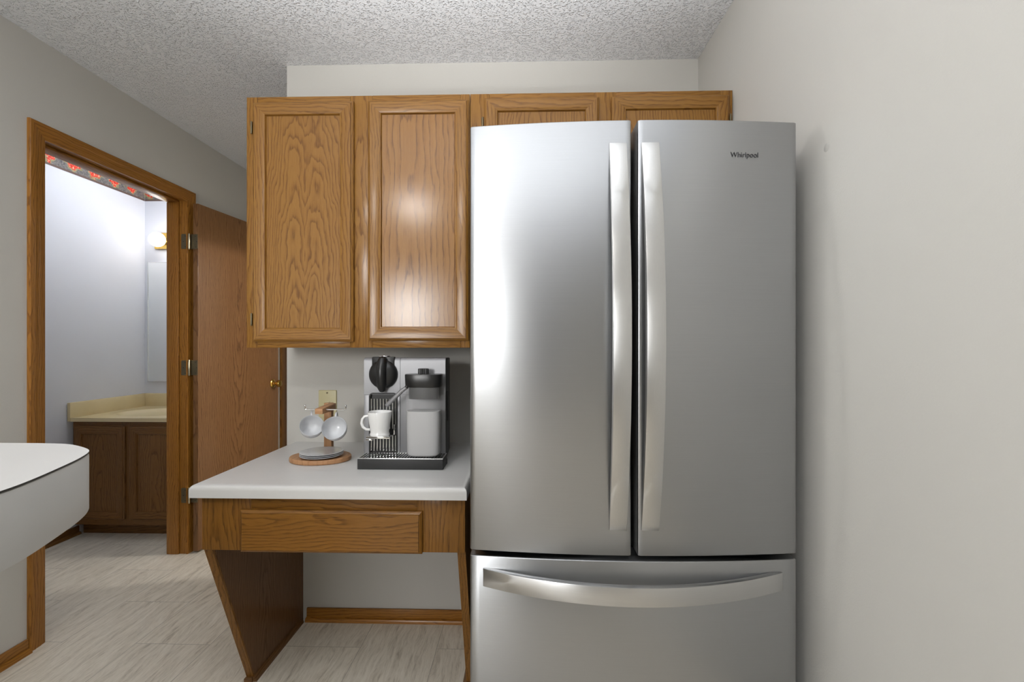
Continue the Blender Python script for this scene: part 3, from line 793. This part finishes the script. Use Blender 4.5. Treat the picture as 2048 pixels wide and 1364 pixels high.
hook(-1, -.7525, -.800); hook(1, -.7235, -.650)
saucer_z = CT + .0175
def saucer():
    mb = MB(M['stone']).lathe([(0, 0), (.032, 0), (.040, .0012), (.066, .0046), (.0755, .0072), (.0758, .0084), (.074, .0088), (.064, .0064), (.042, .0034), (0, .0030)], 64)
    return fin('saucer', mb)
slab = ('lowest of the three grey white saucers stacked on the cup stand base', 'middle one of the three grey white saucers stacked on the stand', 'topmost of the three grey white saucers stacked on the stand')
s0 = saucer()
for i in range(3):
    s = s0
    if i: s = s0.copy(); COL.objects.link(s)
    s.location = (-.7455, 1.7045, saucer_z + i * .0056); tag(s, slab[i], 'saucer', 'stacked saucers')

def hanging_cup(c, axis, r, label, hook_x):
    a = Vector(axis).normalized()
    up = (Vector((0, 0, 1)) - a * a.z).normalized(); rt_ = up.cross(a)
    MX = Matrix((rt_, up, a)).transposed().to_4x4(); MX.translation = c
    base_c = c - a * .05 * r / .042
    t = thing('hanging_cup', base_c, label, 'cup', 'cups hanging on the stand')
    k = r / .042
    mb = MB(M['stone'])
    pr = [(0, -.050), (.016, -.050), (.024, -.047), (.033, -.038), (.0385, -.026), (.0412, -.012), (.042, 0), (.0412, .0012), (.0402, 0), (.0394, -.012), (.0365, -.026), (.031, -.037), (.022, -.0445), (0, -.047)]
    mb.lathe([(x * k, z * k) for x, z in pr], 56, MX); fin('bowl', mb, t, base_c, 60)
    # handle: from the rim top up over the hook and back down to the wall
    mb = MB(M['stone'])
    P = [(0, .0405, -.003), (0, .049, -.002), (0, .0575, -.006), (0, .0595, -.0155), (0, .055, -.025), (0, .046, -.030), (0, .0365, -.030)]
    mb.tube([MX @ Vector((x * k, y * k, z * k)) for x, y, z in P], .0036, 12, flat=1.3); fin('handle', mb, t, base_c, 60)
    return t
hanging_cup(Vector((-.7655, 1.668, .9195)), (.365, -.73, .59), .0415, 'grey white cup hanging on the left hook of the cup stand', 0)
hanging_cup(Vector((-.682, 1.662, .9125)), (.155, -.83, .50), .0435, 'grey white cup hanging on the right hook of the cup stand', 0)

# ------------------------------------------------------------------ bathroom
vo_ = (-2.47, BY, 0)
VY = 2.878
vc = thing('vanity_cabinet', vo_, 'dark oak vanity cabinet with two doors in the bathroom', 'cabinet')
mb = MB(M['vanity']).box(-2.84, -2.1, VY + .0195, BY - .002, .08, .728, 'yxz').box(-2.84, -2.1, 2.948, BY - .002, 0, .0795, 'zyx'); fin('carcass', mb, vc, vo_)
mb = MB(M['vanity'])
VZ0, VZ1 = .080, .728
for a, b in ((-2.84, -2.80), (-2.52, -2.455), (-2.14, -2.10)): mb.box(a, b, VY, VY + .019, VZ0, VZ1, 'xyz', bev=.001)
for a, b in ((-2.7998, -2.5202), (-2.4548, -2.1402)): mb.box(a, b, VY, VY + .019, VZ0, VZ0 + .045, 'zyx'); mb.box(a, b, VY, VY + .019, VZ1 - .04, VZ1, 'zyx')
fin('face_frame', mb, vc, vo_)
cab_door(vc, vo_, -2.822, -2.500, .118, .700, VY - .0003, 'vanity')
cab_door(vc, vo_, -2.468, -2.118, .118, .700, VY - .0003, 'vanity')
# cream top with an oval basin, back and side splash
vt = thing('washbasin', (-2.47, BY, .729), 'cream marble vanity top with a basin and backsplash', 'washbasin')
og = (-2.47, BY, .729)
mb = MB(M['cream']); t = bmesh.new()
nx = 64; ring_o = []; ring = []
bx0, bx1, by0, by1 = -2.838, -2.085, 2.858, BY - .0225
ccx, ccy = -2.455, 3.12
def edge_pt(a):
    dx, dy = math.cos(a), math.sin(a); s = 1e9
    if dx > 1e-9: s = min(s, (bx1 - ccx) / dx)
    if dx < -1e-9: s = min(s, (bx0 - ccx) / dx)
    if dy > 1e-9: s = min(s, (by1 - ccy) / dy)
    if dy < -1e-9: s = min(s, (by0 - ccy) / dy)
    return ccx + dx * s, ccy + dy * s
angs = sorted(set([2 * PI * i / nx for i in range(nx)] + [math.atan2(y - ccy, x - ccx) % (2 * PI) for x in (bx0, bx1) for y in (by0, by1)]))
zt = .752
O = [t.verts.new((*edge_pt(a), zt)) for a in angs]; OB = [t.verts.new((*edge_pt(a), .7292)) for a in angs]
rings = [O]
for k_, dz_ in ((1.12, 0), (1.06, .004), (1.0, 0), (.9, -.010), (.72, -.016), (.4, -.0195)):
    rings.append([t.verts.new((ccx + .26 * k_ * math.cos(a), ccy + .19 * k_ * math.sin(a), zt + dz_)) for a in angs])
cv = t.verts.new((ccx, ccy, zt - .020))
m_ = len(angs)
for p, q in zip([OB] + rings, rings):
    for i in range(m_): t.faces.new((p[i], p[(i + 1) % m_], q[(i + 1) % m_], q[i]))
for i in range(m_): t.faces.new((rings[-1][i], rings[-1][(i + 1) % m_], cv))
t.faces.new(OB[::-1]); bmesh.ops.recalc_face_normals(t, faces=t.faces); mb.take(t)
fin('basin_top', mb, vt, og, 40)
mb = MB(M['cream']).box(-2.858, -2.085, BY - .022, BY - .001, .7295, .8465, bev=.003).box(-2.858, -2.8385, 2.856, BY - .0225, .7295, .8465, bev=.003); fin('backsplash', mb, vt, og)
fo_ = (-2.455, 3.37, .7525)
fa = thing('faucet', fo_, 'chrome faucet at the back of the bathroom basin', 'faucet')
mb = MB(M['chrome']).box(-2.53, -2.38, 3.345, 3.385, .7525, .765, bev=.006, seg=3).tube([(-2.455, 3.365, .765), (-2.455, 3.365, .80), (-2.455, 3.345, .815), (-2.455, 3.29, .81), (-2.455, 3.265, .795)], .009, 12)
fin('spout', mb, fa, fo_)
for s_ in (-1, 1):
    mb = MB(M['chrome']).lathe([(.008, 0), (.008, .012), (.017, .016), (.019, .030), (.012, .036), (0, .037)], 20, Matrix.Translation((-2.455 + s_ * .06, 3.365, .7652))); fin('handle', mb, fa, fo_)
# mirror
mo = (-2.46, BY, .94)
mi_ = thing('mirror', mo, 'frameless bathroom mirror with a thin metal edge above the vanity', 'mirror')
mb = MB(M['mirror']).box(-2.830, -2.10, BY - .006, BY - .001, .938, 1.826); fin('glass', mb, mi_, mo)
mb = MB(M['chrome']); mb.box(-2.834, -2.8303, BY - .008, BY - .001, .934, 1.830); mb.box(-2.8302, -2.10, BY - .008, BY - .001, .934, .9378); mb.box(-2.8302, -2.10, BY - .008, BY - .001, 1.8262, 1.830)
fin('edge_strip', mb, mi_, mo)
# vanity light
lo_ = (-2.44, BY, 1.925)
vl = thing('vanity_light', lo_, 'brass bathroom wall light with round lit bulbs above the mirror', 'wall light')
mb = MB(M['brass']).box(-2.765, -2.11, BY - .028, BY - .001, 1.925, 2.045, bev=.004); fin('back_plate', mb, vl, lo_)
for x in (-2.684, -2.43, -2.18):
    mb = MB(M['brass']).lathe([(0, 0), (.026, 0), (.028, .004), (.022, .010), (.018, .024), (0, .024)], 24, Matrix.Translation((x, BY - .0282, 1.978)) @ frame_z((0, -1, 0))); so_ = fin('socket', mb, vl, lo_)
    mb = MB(M['bulb']); pr = [(0, -.052)] + [(.052 * math.sin(PI * i / 16), -.052 * math.cos(PI * i / 16)) for i in range(1, 16)] + [(0, .052)]
    mb.lathe(pr, 32, Matrix.Translation((x, BY - .103, 1.978))); fin('bulb', mb, so_, lo_)

# ------------------------------------------------------------------ lamps and added fill lights (outside the frame)
clo = (-.95, -.62, CEIL)
cl = thing('ceiling_light', clo, 'round white ceiling light behind the viewer', 'ceiling light')
mb = MB(M['whitep']).lathe([(0, -.002), (.15, -.002), (.16, -.012), (.155, -.026), (0, -.026)], 40, Matrix.Translation(clo)); fin('base', mb, cl, clo)
mb = MB(M['lamp']).lathe([(0, -.0265), (.14, -.0265), (.138, -.05), (.12, -.075), (.08, -.094), (.03, -.102), (0, -.103)], 40, Matrix.Translation(clo)); fin('diffuser', mb, cl, clo)

def light(name, kind, loc, energy, col=(1, 1, 1), size=.1, rot=None, size_y=None, spread=None):
    l = bpy.data.lights.new(name, kind); l.energy = energy; l.color = col
    if kind == 'AREA':
        l.size = size
        if size_y: l.shape = 'RECTANGLE'; l.size_y = size_y
        if spread: l.spread = spread
    else: l.shadow_soft_size = size
    o = bpy.data.objects.new(name, l); COL.objects.link(o); o.location = loc
    if rot: o.rotation_euler = rot
    return o
light('window_daylight', 'AREA', ((W0 + W1) / 2, YR - .02, (WZ0 + WZ1) / 2), 20, (.97, .985, 1.), W1 - W0 - .1, (PI / 2, 0, 0), WZ1 - WZ0 - .1)
ll = light('lamp_left', 'SPOT', (-1.12, -1.0, 1.53), 30, (1, .98, .95), .22, (PI / 2 - math.radians(3), 0, math.radians(-6)))
ll.data.spot_size = math.radians(74); ll.data.spot_blend = .8
light('ceiling_fill', 'AREA', (-.42, .40, 1.72), 8, (.96, .98, 1.), 1.7, (PI, 0, 0), .5, spread=math.radians(146))  # added fill aimed upward to brighten the ceiling, no fixture here
light('bathroom_fill', 'POINT', (-2.3, 2.9, 2.36), 5, (.88, .93, 1.), .08)  # added fill that lifts the bathroom walls, not a real ceiling fixture
light('side_room_lamp', 'POINT', (.5, 2.95, 2.38), 46, (1, .96, .9), .06)
cw = light('ceiling_wash', 'SPOT', (-.15, -.3, .95), 128, (.97, .985, 1.), .12, (PI / 2 + math.radians(59), 0, math.radians(2)))  # added spot from behind the viewer, brightens the visible ceiling
cw.data.spot_size = math.radians(66); cw.data.spot_blend = .75
sp_ = light('lamp_side', 'SPOT', (-1.45, 1.13, 2.09), 9, (1, .98, .95), .06, (PI / 2 - .19, 0, -PI / 2))
sp_.data.spot_size = math.radians(64); sp_.data.spot_blend = .6

w = bpy.data.worlds.new('world'); sc.world = w; w.use_nodes = True
bg = w.node_tree.nodes['Background']
sky = w.node_tree.nodes.new('ShaderNodeTexSky'); sky.sky_type = 'HOSEK_WILKIE'; sky.turbidity = 6
w.node_tree.links.new(sky.outputs[0], bg.inputs[0]); bg.inputs[1].default_value = 1.2

# ------------------------------------------------------------------ camera
cam = bpy.data.cameras.new('camera'); co = bpy.data.objects.new('camera', cam); COL.objects.link(co)
cam.sensor_width = 36; cam.lens = 940 / 2048 * 36; cam.clip_start = .02
cam.shift_y = 8 / 2048
co.location = (0, 0, H); co.rotation_euler = (PI / 2, 0, math.atan(26 / 940))
sc.camera = co
sc.view_settings.view_transform = 'Standard'; sc.view_settings.look = 'None'; sc.view_settings.gamma = 1
sc.view_settings.exposure = 0.76
sc.view_settings.use_curve_mapping = False
